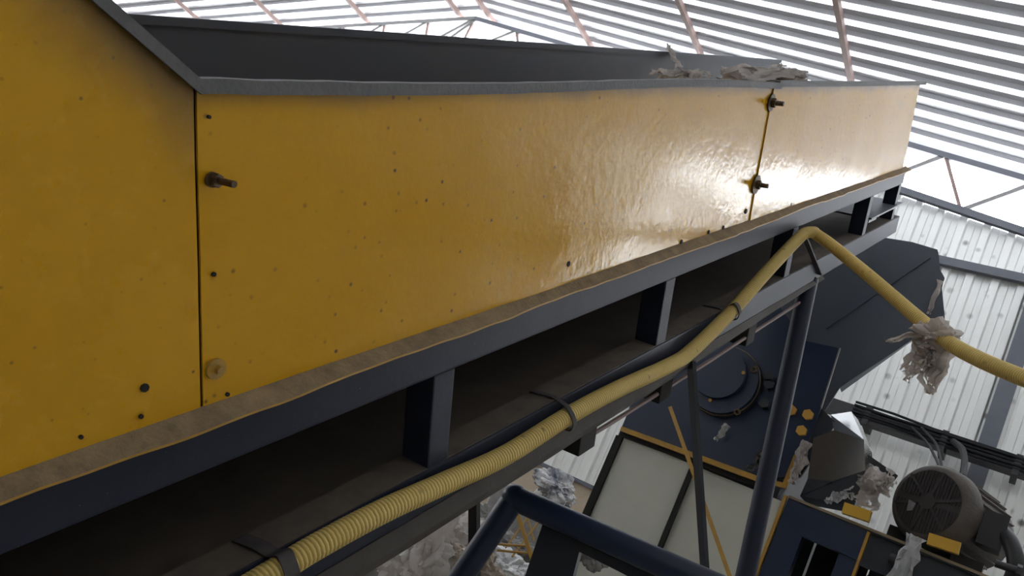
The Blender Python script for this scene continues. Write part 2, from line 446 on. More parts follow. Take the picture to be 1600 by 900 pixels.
# turned-out foot of the yellow sheet, heaped with dust
bm = bmesh.new(); rows = []
for i in range(0, 330):
    s = -1.3 + i*.0203
    if s > 5.36: break
    wv = -.031 + .014*noise.noise(Vector((s*2.1, 3, 0))) + .004*noise.noise(Vector((s*9, 7, 0)))
    dz = .010*noise.noise(Vector((s*1.6, 1, 5))) + .003*noise.noise(Vector((s*11, 2, 5)))
    rows.append([bm.verts.new(cl(s, .002, TB+.006)), bm.verts.new(cl(s, wv*.5, TB-.002+dz*.3)), bm.verts.new(cl(s, wv, TB-.012+dz)), bm.verts.new(cl(s, wv, TB-.016+dz)), bm.verts.new(cl(s, .002, TB-.012))])
for a, b in zip(rows, rows[1:]):
    for k in range(5):
        f = bm.faces.new((a[k], a[(k+1) % 5], b[(k+1) % 5], b[k])); f.material_index = 1 if k == 2 else 0
obj('foot_flange', bm, [M_DUST, M_YEL2], conv)
# frame
UB0, UB1, LB0, LB1 = -.622, -.708, -.925, -1.030
cbox('upper_beam', -1.3, 5.40, .0, .08, UB1, UB0, M_BLUE, .006)
lb = cbox('lower_beam', -1.3, 5.55, .0, .08, LB1, LB0, M_BLUE, .006)
cbox('dust_layer', -1.3, 5.5, .003, .077, LB0+.0005, LB0+.003, M_DUSTBLUE)['label'] = 'brown dust lying along the lower beam'
cbox('far_upper_beam', -1.3, 5.40, .76, .84, UB1, UB0, M_BLUE, .006)
cbox('far_lower_beam', -1.3, 5.55, .76, .84, LB1, LB0, M_BLUE, .006)
for s in (-.95, .10, 1.19, 2.245, 3.42, 4.66):
    cbox('upright', s, s+.066, .002, .078, LB0, UB1, M_BLUE, .004)
    cbox('far_upright', s, s+.066, .762, .838, LB0, UB1, M_BLUE, .004)
cbox('end_upright', 5.33, 5.39, .004, .076, LB0, UB1, M_BLUE, .004)
for s in (.55, 1.72, 2.8, 3.95):
    bm = bmesh.new(); bar(bm, cl(s-.35, .08, UB1+.03), cl(s+.45, .76, UB1+.03), .05, .05); obj('cross_brace', bm, M_BLUE, conv)
for s in (.12, 1.21, 2.27, 3.44, 4.68): cbox('cross_member', s, s+.05, .08, .76, LB1+.01, LB1+.06, M_BLUE)
cbox('conveyor_belt', -1.3, 5.3, .03, .79, -.575, -.565, M_BELT)
cbox('belt_bed', -1.3, 5.3, .01, .81, -.62, -.60, M_DARK)
cbox('return_pan', -1.3, 5.5, .08, .80, -.955, -.948, M_DARK)
cbox('back_sheet', -1.3, 5.3, .842, .846, LB1, -.12, M_DARK)
# pan skirt below the lower beam
bm = bmesh.new(); rows = []
for i in range(0, 135):
    s = -1.3 + i*.04
    e = -1.082 - .010*math.sin((s-.3)*1.7) if s < 2.2 else -1.084 + (s-2.2)*.020
    e += .0035*noise.noise(Vector((s*4, 0, 9)))
    if s > 4.05: break
    b_ = .006*noise.noise(Vector((s*3, 5, 9)))
    rows.append([bm.verts.new(cl(s, -.002, LB1+.004)), bm.verts.new(cl(s, -.016+b_, (LB1+e)/2)), bm.verts.new(cl(s, -.004, e)), bm.verts.new(cl(s, .004, e)), bm.verts.new(cl(s, -.008+b_, (LB1+e)/2)), bm.verts.new(cl(s, .004, LB1+.004))])
for a, b in zip(rows, rows[1:]):
    for k in range(6): bm.faces.new((a[k], a[(k+1) % 6], b[(k+1) % 6], b[k])).smooth = True
obj('pan_skirt', bm, M_SKIRT, conv)
cbox('under_pan', -1.3, 4.0, .004, .80, -1.062, -1.056, M_DARK)
# tie rod on hangers under the skirt
bm = bmesh.new(); tube(bm, [cl(s, .02, -1.128-.004*math.sin(s*3)) for s in (1.9, 2.3, 2.8, 3.3, 3.85)], .007, 8); obj('tie_rod', bm, M_RUSTP, conv)
for s in (1.86, 2.36, 3.13): cbox('hanger_block', s, s+.09, .01, .12, -1.165, -1.06, M_BLACK, .004)
# outer end: closing plate and small shelf
cbox('end_shelf', 4.74, 5.50, -.01, .35, -.842, -.832, M_GIRT)
cbox('shelf_bracket', 4.735, 4.90, .0, .04, -.862, -.845, M_GALV)
# bolts with washers
def conv_bolt(s, t, L, r, washer):
    bm = bmesh.new(); tube(bm, [cl(s, .0, t), cl(s+.004, -L*.25, t), cl(s+.006, -L, t+.001)], [r, r*.9, r*.9], 10)
    cyl(bm, cl(s+.002, -.006, t), cl(s+.003, -.006-r*1.4, t), r*1.75, 6)
    b = obj('bolt', bm, M_STEEL, conv)
    if washer:
        bm = bmesh.new(); cyl(bm, cl(s, -.001, t), cl(s, -.006, t), washer, 18); obj('washer', bm, M_STEEL, b)
conv_bolt(.676, -.252, .045, .0058, .011)
conv_bolt(2.846, -.183, .045, .009, .030)
conv_bolt(2.852, -.467, .045, .009, .034)
bm = bmesh.new(); cyl(bm, cl(.679, .001, -.540), cl(.679, -.004, -.540), .0165, 20); cyl(bm, cl(.681, -.003, -.541), cl(.681, -.012, -.541), .007, 6)
obj('painted_bolt', bm, mat('dust_on_yellow', (.58, .31, .02), .6, 0, (.30, .19, .06), 60, 1.0), conv)
for s, t, r in ((.674, -.166, .0032), (.678, -.391, .0042), (.566, -.536, .0075), (1.654, -.548, .0085), (2.806, -.559, .011), (.559, -.578, .004), (.475, -.579, .0035), (.699, -.589, .004), (2.50, -.590, .008), (2.30, -.592, .008), (2.62, -.592, .009), (4.0, -.592, .01), (3.3, -.591, .009)):
    bm = bmesh.new(); cyl(bm, cl(s, .004, t), cl(s, -.0030, t), r*.85, 8); obj('screw_hole', bm, M_BLACK, conv)
# grime in the seam behind the butt joint
cbox('seam_backing', .645, .665, .007, .010, TB, -.12, M_BLACK)

# legs of the conveyor
def world_part(name, fn, m, parent):
    bm = bmesh.new(); fn(bm); Mi = parent.matrix_world.inverted()
    bm.transform(Mi); return obj(name, bm, m, parent)
bpy.context.view_layer.update()
ltop = cw(3.92, .03, -1.03); y_ = ltop.y
dxl = (at(1165, 900, y_) - ltop); kf = ltop.z/(-dxl.z)
world_part('leg', lambda b: tube(b, [ltop, ltop + dxl*kf], .043, 16), M_BLUE, conv)
fl0 = cw(2.52, -.012, -1.045); fl1 = at(1102, 900, 3.0); dfl = fl1-fl0
world_part('flat_leg', lambda b: bar(b, fl0, fl0 + dfl*(fl0.z/(-dfl.z)), .014, .036, (0.8, -0.6, 0)), M_MACHD, conv)
# small brace strap at the hose peak
bm = bmesh.new(); bar(bm, cl(3.50, -.012, -.73), cl(3.93, -.012, -1.0), .008, .022, (0, 1, 0)); obj('tension_strap', bm, M_STRAP, conv)
# guide rail below: steel posts at low end so it stands
world_part('leg', lambda b: bar(b, cw(-.4, .04, -1.03), Vector((cw(-.4, .04, -1.03).x, cw(-.4, .04, -1.03).y, 0)), .07, .07, (0, 1, 0)), M_BLUE, conv)

# ------------------------------------------------------------------ conduit along the conveyor
hp = [(.30, -.02, -.985), (.55, -.03, -.95), (.763, -.03, -.937), (.869, -.03, -.932), (1.03, -.03, -.936), (1.203, -.03, -.952), (1.433, -.03, -.972), (1.707, -.03, -.963), (1.943, -.03, -.968), (2.30, -.03, -.992), (2.461, -.03, -.986), (2.757, -.03, -.922), (3.086, -.035, -.814), (3.36, -.035, -.742), (3.44, -.04, -.722)]
pts = [cw(*q) for q in hp]
pk = cw(3.50, -.055, -.722)
right = [(1275, 366, 3.30), (1300, 384, 3.22), (1360, 433, 3.06), (1440, 502, 2.86), (1500, 546, 2.74), (1600, 591, 2.56), (1720, 632, 2.35)]
pts += [pk] + [at(u, v, y) for u, v, y in right] + [Vector((0.75, 1.9, 2.05)), Vector((1.1, 1.8, 1.2)), Vector((1.2, 1.8, .35)), Vector((1.35, 1.6, .03)), Vector((2.2, 1.2, .026))]
path = resample(spline(pts, 10), .0024)
bm = bmesh.new()
tube(bm, path, [(.0205, .0242, .0250, .0242)[i % 4] for i in range(len(path))], 12, cap=False)
bm.faces.ensure_lookup_table()
for fi, f in enumerate(bm.faces): f.material_index = 1 if (fi//12) % 4 in (0, 3) else 0
tag(obj('cable_conduit', bm, [M_CONDUIT, M_CONDG], smooth=True), 'yellow corrugated cable conduit strapped along the conveyor and hanging off to the right', 'conduit')
# straps round beam and conduit
def strap(s, hook_t, lab, wide=.022):
    bm = bmesh.new(); rows = []
    loop = [(.070, LB0+.006), (.02, LB0+.007), (-.004, LB0+.002), (-.036, hook_t+.030), (-.060, hook_t+.004), (-.056, hook_t-.022), (-.032, hook_t-.030), (-.004, hook_t-.024)]
    lp = spline([Vector((0, a, b)) for a, b in loop], 4)
    for i, p in enumerate(lp):
        s_ = s + .018*math.sin(i*.25)*.4 - .03*(1 - i/len(lp))
        rows.append((bm.verts.new(cl(s_-wide/2, p.y, p.z)), bm.verts.new(cl(s_+wide/2, p.y, p.z))))
    for a, b in zip(rows, rows[1:]): bm.faces.new((a[0], a[1], b[1], b[0])).smooth = True
    bmesh.ops.recalc_face_normals(bm, faces=bm.faces[:]); bmesh.ops.solidify(bm, geom=bm.faces[:], thickness=.003)
    base = conv.matrix_world; 
    bm.transform(base)
    o = obj('cable_strap', bm, M_STRAP); tag(o, lab, 'strap', 'straps holding the yellow conduit')
strap(.80, -.935, 'wide dark strap tying the yellow conduit near the bottom edge of the photo', .030)
strap(1.70, -.963, 'thin dark strap looped round the middle of the yellow conduit', .016)
strap(2.79, -.915, 'short dark strap round the conduit just below its steep climb', .022)

# ------------------------------------------------------------------ plastic scraps
def crumple(name, c, size, seed, m, sub=4, amp=.30, freq=1.7, squash=(1, 1, 1)):
    bm = bmesh.new(); bmesh.ops.create_icosphere(bm, subdivisions=sub, radius=1.0)
    sd = Vector((seed*3.1, seed*1.7, seed*.9))
    for v in bm.verts:
        p = v.co.copy(); d = 1 + amp*noise.noise(p*freq*.6+sd)*1.2 + amp*.42*(abs(noise.noise(p*freq*1.8+sd))*2-.5) + amp*.25*(abs(noise.noise(p*freq*4.5+sd))*2-.5)
        v.co = Vector((p.x*d*size[0]*squash[0], p.y*d*size[1]*squash[1], p.z*d*size[2]*squash[2])) + Vector(c)
    for f in bm.faces: f.smooth = True
    return obj(name, bm, m)
def film(bm, p0, dirv, side, L, wd, seed, n=14, k=7, curl=.5, fall=0.0, taper=.4):
    """crinkled torn ribbon of plastic film"""
    dirv = Vector(dirv).normalized(); side = Vector(side); side = (side - dirv*side.dot(dirv)).normalized(); up = dirv.cross(side)
    g = []
    for i in range(n+1):
        a = i/n; row = []
        wloc = wd*(1-taper*a)*(.7+.5*noise.noise(Vector((a*3, seed, 2))))
        cpt = Vector(p0) + dirv*L*a + up*curl*L*.3*noise.noise(Vector((a*2.2, seed, 7))) + side*curl*L*.25*noise.noise(Vector((a*2.4, seed, 11))) + Vector((0, 0, -fall*a*a))
        for j in range(k+1):
            b = j/k-.5
            row.append(bm.verts.new(cpt + side*b*wloc + up*wd*.28*noise.noise(Vector((a*7, b*6, seed)))+ side*wd*.12*noise.noise(Vector((a*9, b*7, seed+5)))))
        g.append(row)
    for i in range(n):
        for j in range(k):
            if (i > n*.7 and noise.noise(Vector((i*.7, j*.9, seed))) > .18): continue
            bm.faces.new((g[i][j], g[i+1][j], g[i+1][j+1], g[i][j+1])).smooth = True

# knot of film caught on the hanging conduit
kc = at(1462, 525, 2.81)
bm = bmesh.new()
rr = random.Random(3)
for i in range(9):
    u0, v0 = rr.uniform(1435, 1490), rr.uniform(508, 535)
    film(bm, at(u0, v0, 2.80+rr.uniform(-.03, .03)), (rr.uniform(-.35, .2), rr.uniform(-.2, .2), -1), (1, rr.uniform(-.8, .8), .2), rr.uniform(.10, .20), rr.uniform(.06, .11), i*3.7, curl=.8, taper=.5)
film(bm, at(1455, 515, 2.80), at(1400, 530, 2.80)-at(1455, 515, 2.80), (0, 0, 1), .14, .045, 91, curl=.5, taper=.7)
film(bm, at(1440, 560, 2.80), at(1412, 600, 2.80)-at(1440, 560, 2.80), (1, 0, .4), .09, .06, 57, curl=.6, taper=.5)
bmesh.ops.solidify(bm, geom=bm.faces[:], thickness=.0006)
a = obj('plastic_scrap', bm, M_FILM); tag(a, 'ragged knot of cloudy plastic film caught on the hanging yellow conduit', 'plastic scrap')
b2 = crumple('knot', kc, (.055, .05, .04), 5, M_FILM, 4, .7, 2.6); b2.parent = a

def rim_scrap(s0, s1, w_, high, seed, lab, n):
    bm = bmesh.new(); r_ = random.Random(seed)
    for i in range(n):
        sa = r_.uniform(s0, s0+(s1-s0)*.45); sb = r_.uniform(s0+(s1-s0)*.55, s1)
        a_ = cw(sa, w_+r_.uniform(-.02, .10), -.112+high*r_.uniform(0, .35)); b_ = cw(sb, w_+r_.uniform(-.02, .10), -.112+high*r_.uniform(0, .5))
        film(bm, a_, b_-a_, AN+AW*r_.uniform(-.5, 1.2), (b_-a_).length, high*r_.uniform(.9, 1.5), seed+i*5.1, n=22, k=8, curl=.12, taper=.25)
    bmesh.ops.solidify(bm, geom=bm.faces[:], thickness=.0006)
    tag(obj('plastic_scrap', bm, M_FILM), lab, 'plastic scrap')
rim_scrap(2.62, 3.42, .05, .060, 12, 'crumpled clear film lying on the rim above the joint of the yellow panels', 7)
rim_scrap(2.20, 2.48, .05, .030, 21, 'small torn film lying inside the rim under the pale strip', 4)
bm = bmesh.new(); q0 = cw(2.38, .40, -.07)
film(bm, cw(3.72, .83, -.055), cw(3.42, .62, -.17)-cw(3.72, .83, -.055), (.3, 1, 0), .38, .09, 33, n=22, curl=.2, taper=.2)
bmesh.ops.solidify(bm, geom=bm.faces[:], thickness=.0008)
tag(obj('plastic_strip', bm, M_FILM), 'long pale strip of film draped over the far dark rim of the conveyor', 'plastic scrap')

# ------------------------------------------------------------------ discharge chute beyond the conveyor
YM = 5.2
ch = thing('discharge_chute', 'dark slate sheet metal chute under the upper end of the conveyor', 'chute', at(1312, 605, YM+.25))
poly = [at(u, v, YM+.25) for u, v in ((1180, 560), (1180, 340), (1425, 378), (1465, 390), (1467, 418), (1476, 434), (1470, 455), (1476, 492), (1455, 510), (1400, 548), (1335, 590), (1312, 606), (1290, 640), (1200, 640))]
bm = bmesh.new(); prism(bm, poly, (0, .012, 0)); obj('front_sheet', shift(bm, ch.location), M_CHUTE, ch)
bm = bmesh.new(); q = at(1466, 392, YM+.25); q2 = at(1476, 492, YM+.25); q3 = at(1312, 606, YM+.25)
prism(bm, [q+V(-.01, .012, 0), q2+V(-.01, .012, 0), q2+V(-.01, .10, 0), q+V(-.01, .10, 0)], (.01, 0, 0)); obj('end_sheet', shift(bm, ch.location), M_CHUTE, ch)
bm = bmesh.new(); prism(bm, [q2+V(-.02, .012, 0), q3+V(0, .012, 0), q3+V(0, .10, 0), q2+V(-.02, .10, 0)], (0, 0, .01)); obj('sloping_floor', shift(bm, ch.location), M_CHUTE, ch)
bm = bmesh.new(); bar(bm, at(1290, 513, YM+.246), at(1453, 402, YM+.246), .012, .012, (0, -1, 0)); obj('fold_rib', shift(bm, ch.location), M_CHUTE, ch)
bm = bmesh.new(); film(bm, at(1470, 438, YM+.22), (0, 0, -1), (1, .2, 0), .24, .06, 17, curl=.3)
bmesh.ops.solidify(bm, geom=bm.faces[:], thickness=.001)
tag(obj('plastic_scrap', bm, M_FILM), 'grey film flap hanging at the ragged right edge of the dark chute', 'plastic scrap')

# ------------------------------------------------------------------ shredder below
sh = thing('shredder', 'dark blue shredder body with round bearing cover above two off white panels', 'machine', (-1.7, YM+.4, 0))
def mpart(name, fn, m, parent=None, base=None, smooth=False):
    bm = bmesh.new(); fn(bm); shift(bm, (base or sh).location); return obj(name, bm, m, parent or sh, smooth)
zt = CAM_H
X0, X1 = -2.26, -1.11
mpart('side_plate', lambda b: prism(b, [at(972, 668, YM), at(1192, 748, YM), at(1245, 735, YM)+V(0, 0, -.03), at(1283, 637, YM), at(1312, 544, YM), at(1255, 532, YM), V(-1.6, YM, zt+1.72), V(-2.3, YM, zt+1.5)], (0, .03, 0)), M_MACH)
mpart('edge_strip', lambda b: bar(b, at(1312.5, 544, YM-.004), at(1283, 637, YM-.004), .02, .008, (1, 0, 0)), M_GALV)
mpart('body', lambda b: box(b, (X0, YM+.03, zt+.50), (-1.16, YM+.80, zt+1.02)), M_MACHD)
mpart('end_plate', lambda b: prism(b, [at(1280, 635, YM+.02), at(1306, 660, YM+.02), at(1250, 745, YM+.02), at(1196, 752, YM+.02)], (0, .03, 0)), M_MACHD)
# bearing cover
cc = at(1133, 598, YM)
bh = mpart('bearing_housing', lambda b: cyl(b, cc, cc+V(0, -.05, 0), .235, 40), M_MACHD)
mpart('bearing_cover', lambda b: (cyl(b, cc+V(0, -.05, 0), cc+V(0, -.085, 0), .225, 40), cyl(b, cc+V(-.03, -.085, .03), cc+V(-.03, -.125, .03), .175, 40)), M_MACH)
mpart('cover_ring', lambda b: tube(b, [cc + V(.232*math.cos(a), -.052, .232*math.sin(a)) for a in [i*.1-2.4 for i in range(41)]], .003, 6), M_DUST, bh)
for u, v, r in ((1178, 578, .02), (1152, 644, .02)):
    p = at(u, v, YM-.09)
    def ring(b, p=p, r=r): tube(b, [p + V(r*.8*math.cos(a), 0, r*.8*math.sin(a)) for a in [i*math.pi/7 for i in range(15)]], r*.35, 6, cap=False)
    mpart('bolt_eye', ring, M_STEEL, bh)
for u, v in ((1162, 583), (1110, 626)):
    p = at(u, v, YM-.128); mpart('cover_screw', lambda b: cyl(b, p, p+V(0, -.012, 0), .012, 6), M_YEL2, bh)
for u, v in ((1203, 592), (1196, 632), (1204, 603)):
    p = at(u, v, YM-.005); mpart('mounting_lug', lambda b: cyl(b, p, p+V(0, -.05, 0), .035, 6), M_MACHD)
for u, v in ((1263, 649), (1253, 674), (1237, 642)):
    p = at(u, v, YM-.002); mpart('hex_bolt', lambda b: cyl(b, p, p+V(0, -.025, 0), .034, 6), mat('yellow_bolt_head', (.6, .32, .05), .5))
# rail and panels under the body
r0, r1 = at(972, 671, YM-.03), at(1192, 752, YM-.03)
mpart('yellow_rail', lambda b: bar(b, r0, r1, .06, .032, (0, 0, 1)), M_YEL2)
mpart('black_frame', lambda b: (bar(b, at(969, 682, YM-.01), at(969, 682, YM-.01)+V(0, 0, -1.5), .03, .05, (1, 0, 0)), bar(b, at(1084, 727, YM-.01), at(1084, 727, YM-.01)+V(0, 0, -1.5), .03, .03, (1, 0, 0)), bar(b, r0+V(0, .02, -.03), r1+V(0, .02, -.03), .03, .03, (0, 0, 1))), M_BLACK)
mpart('front_panel', lambda b: box(b, (-2.225, YM+.0, zt-1.0), (-1.715, YM+.02, zt+.52)), M_PANEL)
mpart('front_panel', lambda b: box(b, (-1.695, YM+.01, zt-1.0), (-1.115, YM+.03, zt+.52)), M_PANEL)
mpart('yellow_edge_strip', lambda b: box(b, (-1.118, YM-.01, zt-1.0), (-1.10, YM+.03, zt+.56)), M_YEL2)
mpart('yellow_bracket', lambda b: (bar(b, at(1210, 755, YM-.03), at(1228, 760, YM-.03), .03, .03), bar(b, at(1225, 762, YM-.03), at(1245, 712, YM-.03), .02, .03, (1, 0, 0))), M_YEL2)
mpart('lower_body', lambda b: box(b, (-2.24, YM+.035, 0), (-1.12, YM+.8, zt+.48)), M_MACHD)
mpart('foot', lambda b: box(b, (-2.2, YM+.1, 0), (-2.0, YM+.7, .06)), M_MACHD)

# ------------------------------------------------------------------ base frame that carries the motor
bf = thing('machine_base_frame', 'dark blue boxy steel base with yellow edges carrying the big motor', 'frame', (-.6, YM+.35, 0))
def bpart(name, fn, m, parent=None): return mpart(name, fn, m, parent or bf, bf)
zf = zt + .565
bpart('top_plate', lambda b: box(b, (-1.09, YM, zf-.02), (.05, YM+.75, zf)), M_MACHD)
bpart('top_edge', lambda b: box(b, (-1.09, YM-.012, zf-.012), (.05, YM, zf+.003)), mat('worn_edge', (.25, .19, .11), .6))
bpart('front_beam', lambda b: box(b, (-1.09, YM, zf-.19), (-.63, YM+.08, zf-.02)), M_MACH)
bpart('front_post', lambda b: box(b, (-1.09, YM, 0), (-.945, YM+.1, zf-.19)), M_MACH)
bpart('front_post', lambda b: box(b, (-.735, YM+.02, 0), (-.635, YM+.1, zf-.19)), M_MACH)
bpart('yellow_edge_strip', lambda b: box(b, (-.632, YM-.01, 0), (-.617, YM+.05, zf-.02)), M_YEL2)
bpart('channel_beam', lambda b: (box(b, (-.615, YM+.03, zf-.20), (.0, YM+.06, zf-.02)), box(b, (-.615, YM-.01, zf-.21), (.0, YM+.06, zf-.19))), M_MACHD)
bpart('shade_backing', lambda b: box(b, (-.94, YM+.5, zf-.40), (-.62, YM+.52, zf-.02)), M_BLACK)  # added black sheet standing in for the dark inside of the base
bpart('shade_backing', lambda b: box(b, (-.61, YM+.5, 0), (-.08, YM+.52, zf-.02)), M_MACHD)  # added dark backing, keeps the right-hand opening in shade
bpart('lower_box', lambda b: box(b, (-.57, YM+.08, 0), (-.46, YM+.3, zf-.24)), M_MACHD)
bpart('yellow_edge_strip', lambda b: box(b, (-.035, YM-.01, 0), (-.02, YM+.05, zf-.02)), M_YEL2)
bpart('rear_post', lambda b: (box(b, (-1.09, YM+.65, 0), (-.98, YM+.75, zf-.02)), box(b, (-.06, YM+.65, 0), (.05, YM+.75, zf-.02)), box(b, (-.02, YM, 0), (.05, YM+.06, zf-.02))), M_MACHD)
for u0, v0, u1, v1 in ((1318, 788, 1360, 804), (1450, 836, 1500, 854)):
    bpart('yellow_block', lambda b: bar(b, at(u0, v0+6, YM-.03), at(u1, v1+4, YM-.03), .06, .062, (0, 0, 1)), mat('yellow_block_paint', (.62, .35, .03), .5))
bpart('shaft_end', lambda b: cyl(b, at(1390, 872, YM-.05), at(1412, 880, YM-.05), .03, 12), M_BLKP)
bpart('shaft_end', lambda b: (cyl(b, at(1555, 880, YM-.1), at(1590, 892, YM-.1), .02, 12), cyl(b, at(1588, 891, YM-.1), at(1596, 894, YM-.1), .035, 6)), M_BLKP)

# motor
mc = at(1450, 784, YM+.02)
ax = Vector((.42, .88, -.0)).normalized()
mo = thing('electric_motor', 'big round electric motor with a dusty slotted fan cover on the blue base', 'motor', (mc.x+.1, mc.y+.25, zf))
def motp(name, fn, m, parent=None): return mpart(name, fn, m, parent or mo, mo)
sx = Vector((ax.y, -ax.x, 0)); uz = Vector((0, 0, 1))
R_ = .232
motp('fan_cover', lambda b: tube(b, [mc, mc+ax*.012, mc+ax*.05, mc+ax*.13], [R_*.80, R_*.90, R_*1.0, R_*1.03], 40), M_MOTOR)
motp('motor_body', lambda b: tube(b, [mc+ax*.13, mc+ax*.55], [R_*.95, R_*.95], 40), M_MOTOR)
for i in range(28):
    a = i*2*math.pi/28; d = sx*math.cos(a)+uz*math.sin(a)
    motp('cooling_fin', lambda b: bar(b, mc+ax*.14+d*R_*.96, mc+ax*.52+d*R_*.96, .006, .03, d), M_MOTOR)
motp('grille_plate', lambda b: cyl(b, mc-ax*.002, mc+ax*.004, R_*.79, 40), M_MOTORD)
for i in range(-9, 10):
    xx = i*R_*.08; h = math.sqrt(max(0, (R_*.77)**2-xx*xx))
    for sg in (1, -1):
        if h > R_*.15: motp('grille_bar', lambda b: bar(b, mc-ax*.006+sx*xx+uz*sg*R_*.08, mc-ax*.006+sx*xx+uz*sg*h, .006, .006, ax), M_MOTORD)
motp('grille_hub', lambda b: cyl(b, mc-ax*.012, mc, R_*.2, 20), M_MOTORD)
for a in (.3, 1.35, 2.4, 3.44, 4.5, 5.5):
    d = sx*math.cos(a)+uz*math.sin(a); motp('grille_spoke', lambda b: bar(b, mc-ax*.009+d*R_*.18, mc-ax*.009+d*R_*.8, .014, .006, ax), M_MOTORD)
motp('name_plate', lambda b: prism(b, [mc-ax*.0145+sx*(-.10)+uz*-.02, mc-ax*.0145+sx*(-.055)+uz*-.03, mc-ax*.0145+sx*(-.06)+uz*-.075, mc-ax*.0145+sx*(-.09)+uz*-.085], ax*.004), M_GALV)['label'] = 'torn pale sticker on the grille'
jb = motp('junction_box', lambda b: bevel_box(b), M_BLKP) if False else None
p = at(1552, 826, YM+.02)
motp('junction_box', lambda b: box(b, (p.x-.06, p.y, p.z-.10), (p.x+.06, p.y+.22, p.z+.09)), M_BLKP)
motp('motor_foot', lambda b: box(b, (mc.x-.16, mc.y+.18, zf), (mc.x-.06, mc.y+.5, zf+.09)), M_MOTORD)
motp('motor_foot', lambda b: box(b, (mc.x+.18, mc.y+.12, zf), (mc.x+.34, mc.y+.5, zf+.07)), M_MOTORD)
cp = spline([at(1560, 826, YM+.1), at(1580, 850, YM+.02), at(1588, 885, YM-.02), at(1575, 925, YM), at(1550, 965, YM)+V(0, 0, -.1)], 8)
bm = bmesh.new(); tube(bm, cp, .045, 12); tag(obj('flexible_duct', bm, M_BLKP), 'thick black hose curving down beside the motor junction box', 'hose')

# belt guard
gd = thing('belt_guard', 'shiny faceted steel guard box between the blue machine and the motor', 'guard', at(1290, 790, YM+.1))
def gpart(name, fn, m): return mpart(name, fn, m, gd, gd)
A_ = [at(u, v, YM-.06) for u, v in ((1271, 684), (1303, 672), (1350, 687), (1352, 735), (1300, 752), (1262, 748))]
T_ = [at(1298, 648, YM+.08), at(1330, 643, YM+.10), at(1350, 687, YM-.065), at(1303, 672, YM-.065)]
gpart('front_facet', lambda b: prism(b, A_, (0.02, .30, 0)), M_SHINY)
gpart('top_facet', lambda b: prism(b, T_, (.01, .25, 0.02)), M_SHINY)
gpart('lower_cover', lambda b: prism(b, [A_[5], A_[4], A_[3], at(1335, 790, YM+.05), at(1250, 775, YM+.05)], (0, .3, 0)), M_CHUTE)
bm = bmesh.new(); bar(bm, at(1350, 712, YM+.1), at(1400, 747, YM+.1), .03, .035); tag(obj('support_rod', bm, M_BLKP), 'black bar between the shiny guard and the motor', 'bar')

# film round the guard and on the base
def scrap(name, parts, m, lab, seed):
    bm = bmesh.new()
    for i, (u0, v0, u1, v1, y, wd) in enumerate(parts):
        p0, p1 = at(u0, v0, y), at(u1, v1, y)
        film(bm, p0, p1-p0, Vector((.6, .3, .7)), (p1-p0).length, wd, seed+i*4.3, n=16, k=9, curl=.45, taper=.2)
    bmesh.ops.solidify(bm, geom=bm.faces[:], thickness=.0012)
    tag(obj(name, bm, m), lab, 'plastic scrap')
scrap('plastic_scrap', [(1352, 738, 1395, 765, YM-.06, .16), (1360, 745, 1355, 795, YM-.04, .2), (1375, 770, 1395, 735, YM-.05, .12)], M_FILM, 'bunched cloudy film between the shiny guard and the fan cover', 40)
scrap('plastic_scrap', [(1262, 690, 1240, 745, YM-.07, .10), (1250, 720, 1235, 755, YM-.08, .08)], M_FILM, 'pale film stuffed left of the shiny guard', 60)
scrap('plastic_scrap', [(1290, 785, 1312, 770, YM-.05, .07), (1318, 768, 1335, 760, YM-.06, .04), (1300, 775, 1335, 775, YM-.03, .10)], M_FILMW, 'torn white film on the base under the shiny guard', 80)
bm = bmesh.new(); film(bm, at(1432, 838, YM-.07), at(1405, 905, YM-.10)-at(1432, 838, YM-.07), (1, 0, .3), .42, .15, 12, n=18, k=9, curl=.25, taper=.0)
bmesh.ops.solidify(bm, geom=bm.faces[:], thickness=.0015)
tag(obj('white_rag', bm, M_WRAG), 'white cloth rag hanging over the front of the motor base', 'rag')
scrap('plastic_scrap', [(1138, 664, 1117, 688, YM-.07, .06)], M_FILMW, 'small white film shred hanging below the round bearing cover', 100)
scrap('plastic_scrap', [(1218, 690, 1170, 735, YM-.08, .12)], M_FILMG, 'grey film caught beside the conveyor leg above the yellow rail', 120)

